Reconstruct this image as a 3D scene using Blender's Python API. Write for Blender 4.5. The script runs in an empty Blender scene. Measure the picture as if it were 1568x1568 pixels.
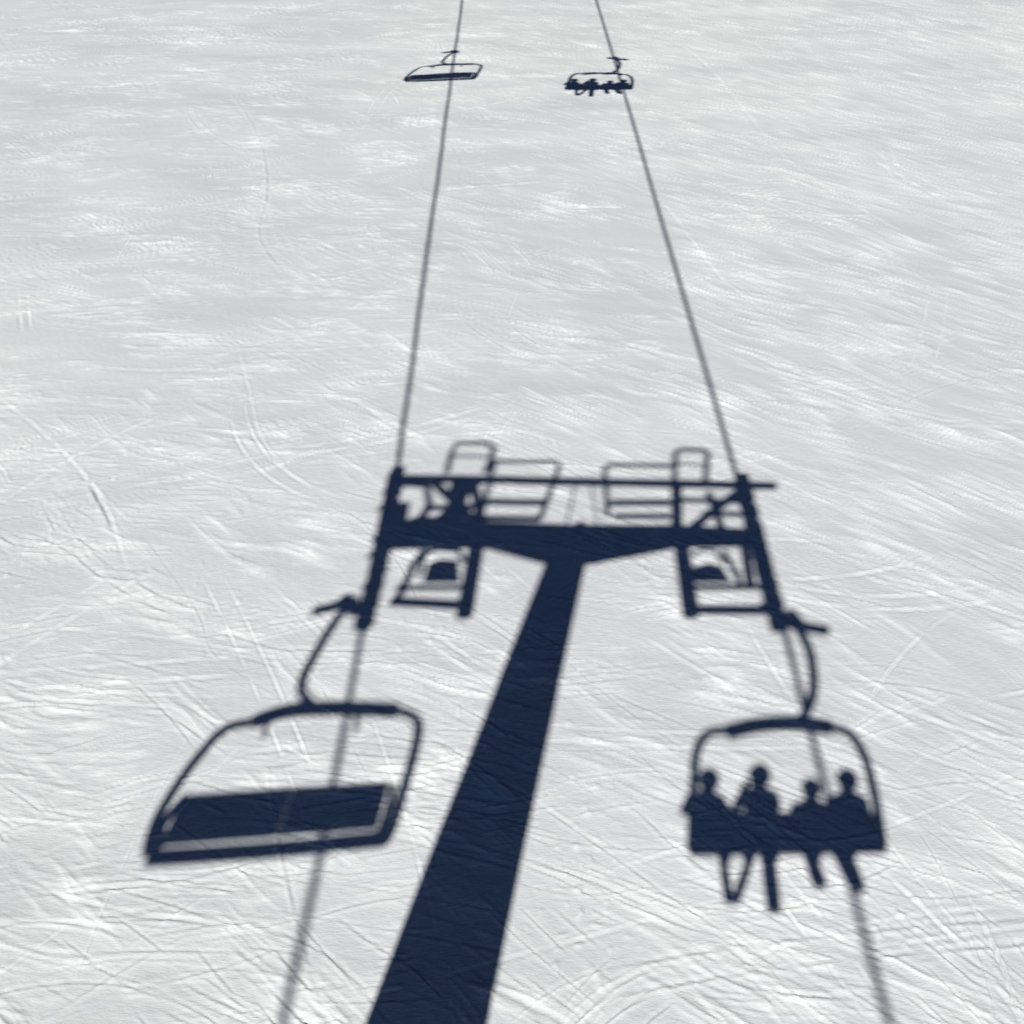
import bpy, bmesh, math, numpy as np
from mathutils import Vector, Matrix
# World is metric, Z up. The piste climbs at 20 deg toward +Y; the lift line runs along Y.
SL=math.radians(20); TS=math.tan(SL)
SUN=Vector((-0.2278,-0.8090,0.5418)).normalized()      # direction towards the sun
YT=.75; YL=-.658; YR=-1.0                                # lift-line stations of tower, empty chair, occupied chair
scene=bpy.context.scene
cam=bpy.data.cameras.new("camera"); co=bpy.data.objects.new("camera",cam); scene.collection.objects.link(co)
co.location=(0,0,11.387); co.rotation_euler=(math.radians(71),0,math.radians(-.26)); cam.sensor_width=36; cam.lens=35.334; cam.clip_end=5000; cam.clip_start=.05
scene.camera=co
w=bpy.data.worlds.new("World"); scene.world=w; w.use_nodes=True
nt=w.node_tree; bg=nt.nodes["Background"]; sk=nt.nodes.new("ShaderNodeTexSky"); sk.sky_type='NISHITA'; sk.sun_disc=False
sk.sun_elevation=math.asin(SUN.z); sk.sun_rotation=math.atan2(SUN.x,SUN.y); sk.altitude=3000; sk.air_density=.38; sk.dust_density=0.0; sk.ozone_density=6
nt.links.new(sk.outputs[0],bg.inputs[0]); bg.inputs[1].default_value=0.05
l=bpy.data.lights.new("sun",'SUN'); l.energy=4.75; l.angle=math.radians(.55); l.color=(1,.982,.93)
lo=bpy.data.objects.new("sun",l); scene.collection.objects.link(lo); lo.rotation_euler=SUN.to_track_quat('Z','Y').to_euler(); lo.location=SUN*60
scene.view_settings.view_transform='Standard'

# ---------------- snow slope
def gnoise(x,y,seed):
    xi=np.floor(x).astype(np.int64); yi=np.floor(y).astype(np.int64); xf=x-xi; yf=y-yi
    def g(ix,iy,dx,dy):
        h=(ix*374761393+iy*668265263+seed*1442695041)&0xffffffff
        h=((h^(h>>13))*1274126177)&0xffffffff
        h=(h^(h>>16))
        a=(h&0xffff)*(2*np.pi/65536.0)
        return np.cos(a)*dx+np.sin(a)*dy
    u=xf*xf*xf*(xf*(xf*6-15)+10); v=yf*yf*yf*(yf*(yf*6-15)+10)
    a=g(xi,yi,xf,yf); b=g(xi+1,yi,xf-1,yf); c=g(xi,yi+1,xf,yf-1); d=g(xi+1,yi+1,xf-1,yf-1)
    return ((a+(b-a)*u)*(1-v)+(c+(d-c)*u)*v)*1.5
def sst(a,b,x):
    t=np.clip((x-a)/(b-a),0,1); return t*t*(3-2*t)
NR=1200; NC=1200
vd=3.8*np.exp(np.linspace(0,math.log(64/3.8),NR))
vf=64*np.exp(np.linspace(0,math.log(14),50))[1:]
vb=3.8-(np.exp(np.linspace(0,math.log(300),50))[1:]-1)*1.2
v=np.concatenate([vb[::-1],vd,vf])
ud=np.linspace(-.6,.6,NC); uo=.6*np.exp(np.linspace(0,math.log(40),40))[1:]
u=np.concatenate([-uo[::-1],ud,uo])
VV,UU=np.meshgrid(v,u,indexing='ij')
WW=np.where(VV>3.8,.777*VV+6.73,.777*3.8+6.73)
XX=UU*WW
dense=(sst(3.4,4.2,VV)*(1-sst(55,63,VV)))*(1-sst(.56,.6,np.abs(UU)))
def base_height(X,V):
    h=.08*gnoise(X/7,V/7,1)+.03*gnoise(X/2.3,V/2.3,2)
    n=V+.22*X+.03*X*X*np.where(X>0,1,.4)+.5*gnoise(X/4,V/4,3)+.10*gnoise(X/1.1,V/1.1,4)
    m=V+.75*X+.4*gnoise(X/3,V/3,14)+.05*gnoise(X/.6,V/.6,45)
    pa=sst(.0,.55,gnoise(X/2.4,n/1.2,5)+.6*gnoise(X/.9,n/.35,25))
    pb=sst(0.0,.5,gnoise(X/2.0,m/1.1,15)+.6*gnoise(X/.8,m/.35,26)+.04*X)
    nearc=1+.6*(1-sst(6,11,V))
    nearl=nearc*(1+.9*(1-sst(6,10,V))*(1-sst(-3,0,X)))
    def rid(a,p=3): return np.clip(1-1.6*np.abs(a),0,1)**p
    h+= .008*gnoise(X/1.8+3,n/.5,6)
    r1=rid(gnoise(X/1.6,n/.2,7)); r2=rid(gnoise(X/.8,n/.085,8),3); r3=rid(gnoise(X/1.0,m/.12,9),3); r4=rid(gnoise(X/2.4,m/.4,19),6)
    r5=rid(gnoise(X/3.0,n/.36,20),8)
    h+= nearl*((.08+pa)*(.007*r1+.008*r2)+.012*pa*r5)+nearc*(pb*(.009*r3)+.012*pb*r4)
    h+= nearc*(.2+pa)*.0045*gnoise(X/.35,n/.05,10)+nearc*pb*.004*gnoise(X/.35,m/.06,60)+.003*gnoise(X/.12,V/.09,16)
    lump=np.clip(gnoise(X/.15,V/.11,11)-.35,0,1)*np.clip(gnoise(X/1.7,V/1.5,12)-.1,0,1)
    h+= .06*lump
    brk=np.clip(.45+1.2*gnoise(X/.9,n/.15,50),0,1); brm=np.clip(.45+1.2*gnoise(X/.9,m/.15,51),0,1)
    lo=brk*pa*(.4*r1+.5*r2+.5*r5)+brm*pb*(.5*r3+.6*r4)+.6*lump
    return h,lo
Z,LO=base_height(XX,VV)
rng=np.random.default_rng(23)
def track(x0,v0,ang,L,c,w_,dep,side=1,brk=.6,lo=.2):
    ca,sa=math.cos(ang),math.sin(ang)
    Rx=abs(ca)*L/2+abs(c)*L*L/8+4*w_; Rv=abs(sa)*L/2+abs(c)*L*L/8+4*w_
    r0=np.searchsorted(v,v0-Rv); r1=np.searchsorted(v,v0+Rv)
    if r1-r0<2: return
    W0=WW[r0,0]; W1=WW[r1-1,0]
    a=x0-Rx; b=x0+Rx
    c0=np.searchsorted(u,min(a/W0,a/W1)); c1=np.searchsorted(u,max(b/W0,b/W1))
    if c1-c0<2: return
    X=XX[r0:r1,c0:c1]; V=VV[r0:r1,c0:c1]
    s=(X-x0)*ca+(V-v0)*sa; nn=-(X-x0)*sa+(V-v0)*ca
    f=c*s*s/2
    d=(nn-f)/np.sqrt(1+(c*s)**2)
    m=(1-sst(L*.2,L*.5,np.abs(s)))
    if brk: m=m*np.clip(1-brk+.9*brk+1.7*brk*gnoise(s/.45,nn*0+x0*7,int(abs(x0)*10)+3),0,1.6)
    berm=np.exp(-((d-side*1.7*w_)/w_)**2)
    Z[r0:r1,c0:c1]+=m*dep*(-np.exp(-(d/w_)**2)+.8*berm)
    LO[r0:r1,c0:c1]+=m*lo*berm
def stream(x0): return -math.atan(.22+.05*max(x0,-4))
for i in range(460):                                      # ski tracks
    vv=3.5+48*rng.random()**1.5; x0=(rng.random()-.5)*1.25*(.777*vv+6.73)
    ang=stream(x0)+rng.normal()*.42
    if rng.random()<.16: ang=rng.random()*3.14
    L=rng.uniform(1.5,7); c=rng.normal()*.09
    w_=rng.uniform(.010,.026)*(1+vv/50); dep=rng.uniform(.003,.010)*(1+vv/50)
    sd=1 if rng.random()<.5 else -1
    track(x0,vv,ang,L,c,w_,dep,sd,.9)
    if rng.random()<.45:
        g=rng.uniform(.12,.45); track(x0-math.sin(ang)*g,vv+math.cos(ang)*g,ang,L,c,w_,dep*.9,sd,.9)
for i in range(760):                                      # skid scrapes in clusters
    vv=3.5+50*rng.random()**1.3; x0=(rng.random()-.5)*1.25*(.777*vv+6.73); ang0=stream(x0)+rng.normal()*.3
    nk=rng.integers(4,14); sp=rng.uniform(.2,.7); bright=rng.uniform(.05,.75); c0_=rng.normal()*.2
    for k in range(nk):
        L=rng.uniform(.3,1.9)*(1+vv/60); w_=rng.uniform(.008,.019)*(1+vv/35)
        track(x0+rng.normal()*sp*1.1,vv+rng.normal()*sp*.6,ang0+rng.normal()*.07,L,c0_+rng.normal()*.05,w_,rng.uniform(.003,.012)*(1+vv/45),-1,0,bright*rng.uniform(.4,1))
def smooth(pts,k=6):
    pts=[Vector(p) for p in pts]; out=[]
    for i in range(len(pts)-1):
        p0=pts[max(i-1,0)];p1=pts[i];p2=pts[i+1];p3=pts[min(i+2,len(pts)-1)]
        for j in range(k):
            t=j/k; out.append(.5*((2*p1)+(p2-p0)*t+(2*p0-5*p1+4*p2-p3)*t*t+(3*p1-p0-3*p2+p3)*t**3))
    out.append(pts[-1]); return out
def longtrack(pts,w_,dep,side=1,lo=.12):
    q=[(p.x,p.y) for p in smooth([(a,b_,0) for a,b_ in pts],5)]
    N=len(q)-1
    for i,((x1,v1),(x2,v2)) in enumerate(zip(q,q[1:])):
        L=math.hypot(x2-x1,v2-v1); e=.3+.6*math.sin(math.pi*(i+.5)/N)*rng.uniform(.3,1.1)
        track((x1+x2)/2,(v1+v2)/2,math.atan2(v2-v1,x2-x1),L*2.2,0,w_,dep*e,side,.6,lo*e)
for pts,w_,dep,sd in [
 ([(-9.92,20.56),(-8.79,19.54),(-7.65,18.31),(-6.73,17.02),(-6.05,15.71)],.035,.010,1),([(-7.29,17.92),(-6.86,17.28),(-6.60,16.85)],.05,.018,-1),
 ([(-9.62,40.49),(-7.65,35.49),(-6.67,31.48),(-6.30,28.39),(-5.25,26.14)],.05,.010,-1),([(-5.66,22.44),(-5.14,20.91),(-4.69,19.53),(-3.93,18.30),(-2.87,17.36)],.03,.006,1),
 ([(-3.85,20.90),(-3.04,20.66),(-2.40,19.97)],.04,.016,1),([(3.99,12.67),(4.44,11.14),(4.97,9.85),(5.43,8.83)],.02,.008,1),([(6.63,11.81),(5.47,11.32),(4.10,10.78)],.016,.008,-1),
 ([(5.97,10.17),(4.67,10.08),(3.70,10.43)],.016,.011,1),([(5.78,9.70),(4.65,9.55),(3.97,9.47)],.018,.010,-1),([(5.28,10.09),(5.36,9.32),(5.30,8.64)],.02,.012,1),
 ([(-7.97,15.56),(-7.49,16.85),(-7.03,17.46)],.025,.010,1),([(-5.83,16.34),(-4.72,14.83),(-4.21,13.89),(-3.23,13.15)],.02,.006,-1),
 ([(-1.21,8.66),(-1.99,9.42),(-3.24,9.88),(-4.43,9.93)],.02,.010,1),([(1.44,34.06),(4.04,31.00),(5.05,26.13),(6.36,22.98)],.04,.008,1),
 ([(10.67,21.88),(8.34,20.88),(6.42,19.51)],.03,.010,1),([(6.43,47.45),(7.44,43.73),(8.31,34.06),(10.12,28.38)],.06,.010,1)]:
    longtrack(pts,w_,dep,sd)
Z*=dense; LO=np.clip(LO,0,1.3)*dense
Y=VV*math.cos(SL); Zb=VV*math.sin(SL)
farup=np.clip(VV-150,0,None); Zb=Zb-.00018*np.minimum(farup,700)**2*1.2
fardn=np.clip(-VV-60,0,None); Zb=Zb+.0004*np.minimum(fardn,400)**2
und=3.0*gnoise(XX/60,VV/60,31)*sst(70,140,np.abs(VV))
verts=np.stack([XX,Y-Z*math.sin(SL),Zb+Z*math.cos(SL)+und],-1).reshape(-1,3)
nr,nc=XX.shape
idx=np.arange(nr*nc).reshape(nr,nc)
q=np.stack([idx[:-1,:-1],idx[:-1,1:],idx[1:,1:],idx[1:,:-1]],-1).reshape(-1,4)
me=bpy.data.meshes.new("snow_slope")
me.vertices.add(len(verts)); me.vertices.foreach_set("co",verts.astype(np.float32).ravel())
me.loops.add(q.size); me.loops.foreach_set("vertex_index",q.astype(np.int32).ravel())
me.polygons.add(len(q)); me.polygons.foreach_set("loop_start",np.arange(0,q.size,4,dtype=np.int32))
me.polygons.foreach_set("use_smooth",np.ones(len(q),dtype=bool))
me.update(calc_edges=True)
at=me.attributes.new("loose_snow",'FLOAT','POINT'); at.data.foreach_set("value",LO.astype(np.float32).ravel())
so=bpy.data.objects.new("snow_slope",me); scene.collection.objects.link(so)
sm=bpy.data.materials.new("snow"); sm.use_nodes=True; n=sm.node_tree; b=n.nodes["Principled BSDF"]
tc=n.nodes.new("ShaderNodeTexCoord")
def noise(scale,det,vec=None,rough=.6):
    a=n.nodes.new("ShaderNodeTexNoise"); a.inputs["Scale"].default_value=scale; a.inputs["Detail"].default_value=det; a.inputs["Roughness"].default_value=rough
    n.links.new(vec or tc.outputs["Object"],a.inputs["Vector"]); return a.outputs["Fac"]
def mixc(fac,a_,b_):
    m=n.nodes.new("ShaderNodeMix"); m.data_type='RGBA'
    for s,i in ((fac,0),(a_,6),(b_,7)):
        if isinstance(s,tuple): m.inputs[i].default_value=s
        else: n.links.new(s,m.inputs[i])
    return m.outputs[2]
def ramp(fac,p0,c0,p1,c1):
    r=n.nodes.new("ShaderNodeValToRGB"); e=r.color_ramp.elements; e[0].position=p0; e[0].color=c0; e[1].position=p1; e[1].color=c1; n.links.new(fac,r.inputs[0]); return r.outputs[0]
mp=n.nodes.new("ShaderNodeMapping"); mp.inputs["Scale"].default_value=(.35,1,1); mp.inputs["Rotation"].default_value=(0,0,math.radians(16)); n.links.new(tc.outputs["Object"],mp.inputs["Vector"])
packed=ramp(noise(.55,5,mp.outputs[0]),.32,(.515,.533,.537,1),.68,(.635,.652,.653,1))
icy=ramp(noise(.055,2),.46,(0,0,0,1),.66,(.6,.6,.6,1))
col=mixc(icy,packed,(.515,.525,.56,1))
aa=n.nodes.new("ShaderNodeAttribute"); aa.attribute_name="loose_snow"
ml=n.nodes.new("ShaderNodeMath"); ml.operation='MULTIPLY'; ml.inputs[1].default_value=.72; ml.use_clamp=True; n.links.new(aa.outputs["Fac"],ml.inputs[0])
n.links.new(mixc(ml.outputs[0],col,(.86,.87,.875,1)),b.inputs["Base Color"])
b.inputs["Roughness"].default_value=.7; b.inputs["Specular IOR Level"].default_value=.15
b1=n.nodes.new("ShaderNodeBump"); b1.inputs["Distance"].default_value=.014; b1.inputs["Strength"].default_value=.65; n.links.new(noise(32,3,mp.outputs[0],.7),b1.inputs["Height"])
n.links.new(b1.outputs[0],b.inputs["Normal"])
me.materials.append(sm)

# ---------------- materials / builders
def mat(name,col,rough=.5,metal=0):
    m=bpy.data.materials.new(name); m.use_nodes=True; b=m.node_tree.nodes["Principled BSDF"]
    n=m.node_tree; tc=n.nodes.new("ShaderNodeTexCoord"); no=n.nodes.new("ShaderNodeTexNoise"); no.inputs["Scale"].default_value=9
    n.links.new(tc.outputs["Object"],no.inputs["Vector"]); mx=n.nodes.new("ShaderNodeMix"); mx.data_type='RGBA'
    mx.inputs[6].default_value=(*[c*.8 for c in col],1); mx.inputs[7].default_value=(*[min(1,c*1.15) for c in col],1)
    n.links.new(no.outputs["Fac"],mx.inputs[0]); n.links.new(mx.outputs[2],b.inputs["Base Color"])
    b.inputs["Roughness"].default_value=rough; b.inputs["Metallic"].default_value=metal
    return m
STEEL=mat("galvanised_steel",(.32,.33,.34),.45,.7); PAINT=mat("dark_painted_metal",(.06,.07,.09),.5); PAD=mat("seat_vinyl",(.03,.03,.035),.6)
def new_obj(name,bm,m,parent=None):
    me=bpy.data.meshes.new(name); bmesh.ops.recalc_face_normals(bm,faces=bm.faces); bm.to_mesh(me); bm.free(); me.materials.append(m)
    o=bpy.data.objects.new(name,me); scene.collection.objects.link(o)
    if parent: o.parent=parent
    return o
def tube(bm,pts,r,seg=10,cap=True):
    pts=[Vector(p) for p in pts]; n_=len(pts); rs=r if isinstance(r,(list,tuple)) else [r]*n_
    prev=None; ref=Vector((0,0,1)); rings=[]
    for i,p in enumerate(pts):
        a=pts[max(i-1,0)]; c=pts[min(i+1,n_-1)]; d=(c-a).normalized()
        if prev is None:
            if abs(d.z)>.95: ref=Vector((1,0,0))
            e1=d.cross(ref).normalized()
        else: e1=(prev-d*prev.dot(d)).normalized()
        prev=e1; e2=d.cross(e1)
        rings.append([bm.verts.new(p+(e1*math.cos(2*math.pi*k/seg)+e2*math.sin(2*math.pi*k/seg))*rs[i]) for k in range(seg)])
    for a,c in zip(rings,rings[1:]):
        for k in range(seg): bm.faces.new((a[k],a[(k+1)%seg],c[(k+1)%seg],c[k]))
    if cap: bm.faces.new(rings[0][::-1]); bm.faces.new(rings[-1])
def prism(bm,poly,ext):
    ext=Vector(ext); a=[bm.verts.new(Vector(p)-ext/2) for p in poly]; c=[bm.verts.new(Vector(p)+ext/2) for p in poly]
    bm.faces.new(a); bm.faces.new(c[::-1])
    for i in range(len(a)):
        j=(i+1)%len(a); bm.faces.new((a[i],c[i],c[j],a[j]))
def empty(name):
    e=bpy.data.objects.new(name,None); scene.collection.objects.link(e); return e
# elevation drawings: "x,z x,z|..." in centimetres, at lift-line station y
def elev(s,y): return [[Vector((int(a.split(',')[0])/100,y,int(a.split(',')[1])/100)) for a in t.split()] for t in s.split('|')]
def frame(name,s,y,radii,m,parent):
    bm=bmesh.new()
    for pts,r in zip(elev(s,y),radii): tube(bm,pts,r)
    return new_obj(name,bm,m,parent)

# ---------------- tower
T=empty("chairlift_tower")
bm=bmesh.new(); top=Vector((-3.06,YT,15.04)); bot=Vector((-2.94,YT,7.91)); zb=YT*TS-.4; k=(zb-top.z)/(bot.z-top.z); base=top.lerp(bot,k)
tube(bm,[top,bot,base],[.31,.62,.62+.30*(k-1)],32); new_obj("tower_tube",bm,STEEL,T)
bm=bmesh.new(); prism(bm,elev("-627,1568 -576,1600 -485,1584 -310,1574 -301,1584 -288,1574 -136,1573 1,1562 3,1530 -135,1527 -265,1489 -329,1486 -449,1528 -614,1526",YT)[0],(0,.2,0)); new_obj("crossarm",bm,STEEL,T)
frame("lifting_frame","-665,1708 19,1681|-663,1710 -611,1560|-541,1704 -512,1568|-513,1689 -462,1568|-590,1699 -478,1585|-506,1699 -547,1585|-156,1685 -138,1559|-118,1567 -42,1670|-97,1661 -65,1571|-41,1679 -15,1559|-146,1644 -33,1638|-643,1693 -597,1686 -574,1636 -574,1585|-618,1636 -602,1577|-575,1625 -480,1628|-100,1610 -40,1605",YT,
 [.10,.10,.17,.09,.09,.08,.10,.09,.07,.10,.06,.07,.10,.07,.06],STEEL,T)
frame("catwalk_railing","-567,1713 -576,1765 -576,1799 -520,1799 -502,1783 -498,1755 -499,1713|-574,1761 -502,1757|-490,1743 -380,1743 -370,1732 -370,1688 -369,1591|-475,1631 -373,1627|-467,1588 -367,1584|-490,1743 -471,1591|-257,1591 -287,1724 -282,1733 -164,1729|-258,1627 -157,1627|-246,1591 -152,1591|-156,1675 -166,1770 -158,1778 -115,1776 -107,1766 -102,1675|-161,1735 -106,1733|-330,1675 -321,1574|-301,1675 -270,1574",YT+.15,
 [.055,.03,.05,.075,.065,.05,.05,.075,.065,.055,.03,.02,.02],STEEL,T)
frame("work_platform","-464,1533 -437,1383|-547,1527 -553,1497 -549,1406|-558,1413 -442,1404|-562,1443 -460,1442|-535,1470 -543,1515 -530,1531 -492,1527 -473,1500|-129,1530 -95,1382|-99,1393 26,1392|-101,1441 13,1441|-60,1522 -34,1469 -26,1441|-28,1537 -10,1441|-110,1514 -96,1526 -74,1525 -58,1496",YT-.15,
 [.13,.06,.09,.05,.045,.13,.09,.055,.055,.08,.035],STEEL,T)
bm=bmesh.new()
for pl in elev("-529,1497 -511,1506 -484,1503 -466,1455 -525,1455|-108,1484 -81,1494 -60,1487 -41,1453 -100,1453",YT-.15): prism(bm,pl,(0,.05,0))
new_obj("platform_housing",bm,STEEL,T)
bm=bmesh.new()
for pl in ([(-6.09,2.58,15.80),(-6.12,1.28,15.33),(-6.16,.23,14.95),(-6.23,-.84,14.56)],[(.04,2.35,15.72),(.01,1.11,15.27),(-.02,.21,14.94),(-.04,-.89,14.54)]):
    A=[Vector(p) for p in pl]
    tube(bm,A,.125)
    for i in range(10):
        t=i/9*3; j=min(int(t),2); p=A[j].lerp(A[j+1],t-j)+Vector((0,0,.16))
        tube(bm,[p-Vector((.09,0,0)),p+Vector((.09,0,0))],.2,20)
        tube(bm,[p-Vector((.15+.03*(i%3),0,.05)),p+Vector((.15,0,-.05))],.05)
new_obj("sheave_train",bm,STEEL,T)
for pl in ([(-6.14,36.35),(-6.13,23.47),(-6.08,9.65),(-6.10,2.52),(-6.27,-1.11),(-6.31,-3.17),(-6.35,-4.68),(-6.46,-6.44)],[(-.03,36.37),(-.02,23.48),(-.04,9.64),(-.05,2.32),(-.02,-1.13),(-.08,-3.19),(-.13,-5.10),(-.15,-6.46)]):
    A=[Vector((x,y,15.076+y*TS)) for x,y in pl]; A=[A[0]+(A[0]-A[1]).normalized()*90]+A+[A[-1]+(A[-1]-A[-2]).normalized()*60]
    bm=bmesh.new(); tube(bm,A,.047,8); new_obj("haul_cable",bm,STEEL)
# ---------------- chairs
def chair(y0,names,s,radii,pads,fwd={}):
    E=empty("chairlift_chair")
    for i,(nm,pts,r) in enumerate(zip(names,elev(s,y0),radii)):
        if i in fwd:
            for p,d in zip(pts,fwd[i]): p.y+=d
        bm=bmesh.new(); tube(bm,smooth(pts) if len(pts)>2 else pts,r,12); new_obj(nm,bm,PAINT,E)
    for pts in elev(pads,y0):
        bm=bmesh.new(); prism(bm,pts,(0,.04,0)); new_obj("backrest_pad",bm,PAD,E)
    return E
L=chair(YL,["grip","grip_jaw","hanger_arm","top_beam","side_frame","side_frame","seat_edge","bar_stop","bar_stop","armrest","armrest"],
 "-707,1476 -685,1484 -644,1500|-669,1504 -638,1477|-658,1495 -663,1450 -665,1387 -662,1345 -651,1319 -622,1294|-697,1271 -658,1290 -589,1294 -510,1290|-697,1271 -726,1262 -739,1227 -746,1173 -744,1118 -731,1078|-510,1290 -482,1279 -468,1255 -458,1189 -451,1117 -454,1093|-727,1073 -589,1083 -454,1098|-684,1282 -670,1247|-564,1288 -551,1257|-725,1156 -731,1113 -715,1065|-470,1170 -462,1135 -453,1077",
 [.09,.13,.07,.11,.065,.065,.10,.035,.035,.06,.05],"-728,1158 -596,1169 -588,1101 -723,1089|-595,1169 -477,1177 -469,1112 -587,1101",{9:(0,.1,.3),10:(0,.1,.3)})
R=chair(YR,["grip","grip_jaw","hanger_arm","top_beam","side_frame","side_frame","seat_edge"],
 "-15,1481 24,1467 66,1457|7,1491 24,1465|21,1467 41,1414 48,1354 42,1318 29,1291|-66,1275 -26,1287 27,1290 73,1283|-62,1277 -89,1275 -102,1248 -100,1196 -92,1106|71,1284 99,1272 118,1235 130,1177 138,1109|-92,1104 140,1107",
 [.09,.12,.07,.11,.06,.06,.07],"-94,1156 133,1153 136,1109 -91,1108")
# ---------------- skiers
SKIN=mat("face_skin",(.5,.32,.24),.5); HELM=mat("helmet_shell",(.04,.04,.05),.3); GOG=mat("goggle_lens",(.02,.03,.06),.1); SKI=mat("ski_topsheet",(.3,.05,.05),.4); BOOT=mat("ski_boot_shell",(.05,.05,.05),.4)
def rider(head,feet,tails,jc,hands,sc=1.0,ski_w=.12):
    E=empty("skier")
    JM=mat("ski_jacket",jc,.8)
    hip=head-Vector((0,.05,.72*sc))
    V=[];Ed=[];Rr=[]
    def add(p,r,par=None):
        V.append(hip+Vector(p)*sc if not isinstance(p,Vector) else p); Rr.append(r*sc)
        if par is not None: Ed.append((par,len(V)-1))
        return len(V)-1
    pel=add((0,0,.1),.18); sp=add((0,-.02,.28),.165,pel); ch=add((0,0,.45),.18,sp); nk=add((0,.03,.575),.07,ch); hd=add((0,.05,.70),.095,nk); ht=add((0,.05,.79),.075,hd)
    for k,sx in enumerate((-1,1)):
        sh=add((sx*.18,0,.46),.09,ch); el=add((sx*.26,.08,.23),.07,sh); h=hands[k]; wr=add(h,.045,el)
        hand_dir=(Vector(h)-Vector((sx*.26,.08,.23))).normalized()*.1; add(tuple(Vector(h)+hand_dir),.05,wr)
        th=add((sx*.10,.04,.07),.105,pel); ft=feet[k]
        kn=add(Vector((hip.x+sx*.13*sc*.5+(ft.x-hip.x)*.4,hip.y+.46*sc,hip.z+.09*sc)),.075,th)
        an=add(ft+Vector((0,0,.12)),.06,kn)
    me=bpy.data.meshes.new("body"); me.from_pydata(V,Ed,[]); o=bpy.data.objects.new("body",me); scene.collection.objects.link(o); o.parent=E; me.materials.append(JM)
    m=o.modifiers.new("skin",'SKIN'); m.use_smooth_shade=True
    for i,r in enumerate(Rr): me.skin_vertices[0].data[i].radius=(r,r)
    me.skin_vertices[0].data[0].use_root=True
    s=o.modifiers.new("sub",'SUBSURF'); s.levels=1; s.render_levels=1
    bm=bmesh.new(); bmesh.ops.create_uvsphere(bm,u_segments=20,v_segments=14,radius=.14*sc,matrix=Matrix.Translation(hip+Vector((0,.03,.76))*sc)@Matrix.Diagonal((.95,1.12,1.05,1))); new_obj("helmet",bm,HELM,E)
    bm=bmesh.new(); bmesh.ops.create_uvsphere(bm,u_segments=16,v_segments=10,radius=.105*sc,matrix=Matrix.Translation(hip+Vector((0,.085,.68))*sc)); bmesh.ops.create_uvsphere(bm,u_segments=8,v_segments=6,radius=.02*sc,matrix=Matrix.Translation(hip+Vector((0,.195,.665))*sc)); new_obj("face",bm,SKIN,E)
    bm=bmesh.new(); tube(bm,smooth([hip+Vector((x,y,.71))*sc for x,y in((-.10,.13),(-.05,.185),(.05,.185),(.10,.13))]),.042*sc); new_obj("goggles",bm,GOG,E)
    for k in (0,1):
        ft=feet[k]; tl=tails[k]; d=(ft-tl).normalized()
        bm=bmesh.new(); upv=Vector((0,0,1)); 
        tube(bm,[ft+upv*.28-d*.06,ft+upv*.12-d*.03,ft+upv*.06+d*.02,ft+upv*.05+d*.16],[.08,.075,.065,.055],12); new_obj("ski_boot",bm,BOOT,E)
        sd=d.cross(Vector((0,0,1))).normalized(); un=sd.cross(d)
        tip=ft+d*.85; cc=[(tl,0),(tl+d*.4,0),(ft,0),(tip-d*.25,0),(tip-d*.1,.03),(tip,.09)]
        bm=bmesh.new(); rows=[]
        for i,(p,lift) in enumerate(cc):
            w_=ski_w/2*(.9,.95,.8,1.0,.85,.25)[i]; b0=p+un*lift
            rows.append([bm.verts.new(b0-sd*w_),bm.verts.new(b0+sd*w_),bm.verts.new(b0+sd*w_+un*.018),bm.verts.new(b0-sd*w_+un*.018)])
        for a,c in zip(rows,rows[1:]):
            for q_ in range(4): bm.faces.new((a[q_],a[(q_+1)%4],c[(q_+1)%4],c[q_]))
        bm.faces.new(rows[0][::-1]); bm.faces.new(rows[-1]); new_obj("ski",bm,SKI,E)
    return E
heads=elev("-82,1200 -17,1206 49,1187 95,1199",YR)[0]
feet=elev("-37,1051 -8,1051 12,1054 20,1051 65,1053 71,1053 102,1053 113,1057",YR+.5)[0]
tails=elev("-47,1053 -41,1053 3,1042 8,1042 55,1071 60,1073 99,1066 105,1068",YR-.25)[0]
rest=[(-.14,.38,.22),(.14,.38,.22)]
spec=[((.10,.12,.25),rest,.97),((.08,.08,.09),[(-.07,.42,.34),(.07,.42,.34)],1.0),((.3,.07,.06),rest,.88),((.12,.2,.14),rest,.97)]
riders=[rider(heads[i],feet[2*i:2*i+2],tails[2*i:2*i+2],*spec[i]) for i in range(4)]
def dup(root,off,s=1,piv=Vector()):
    e=bpy.data.objects.new(root.name.split('.')[0],None); scene.collection.objects.link(e); e.location=Vector(off)+piv*(1-s); e.scale=(s,s,s)
    for c in root.children:
        o=c.copy(); o.parent=e; scene.collection.objects.link(o)
dup(L,(.39,28.84,10.50),.88,Vector((-6.54,YL,14.9)))
for r in [R]+riders: dup(r,(-.12,28.33,10.31))
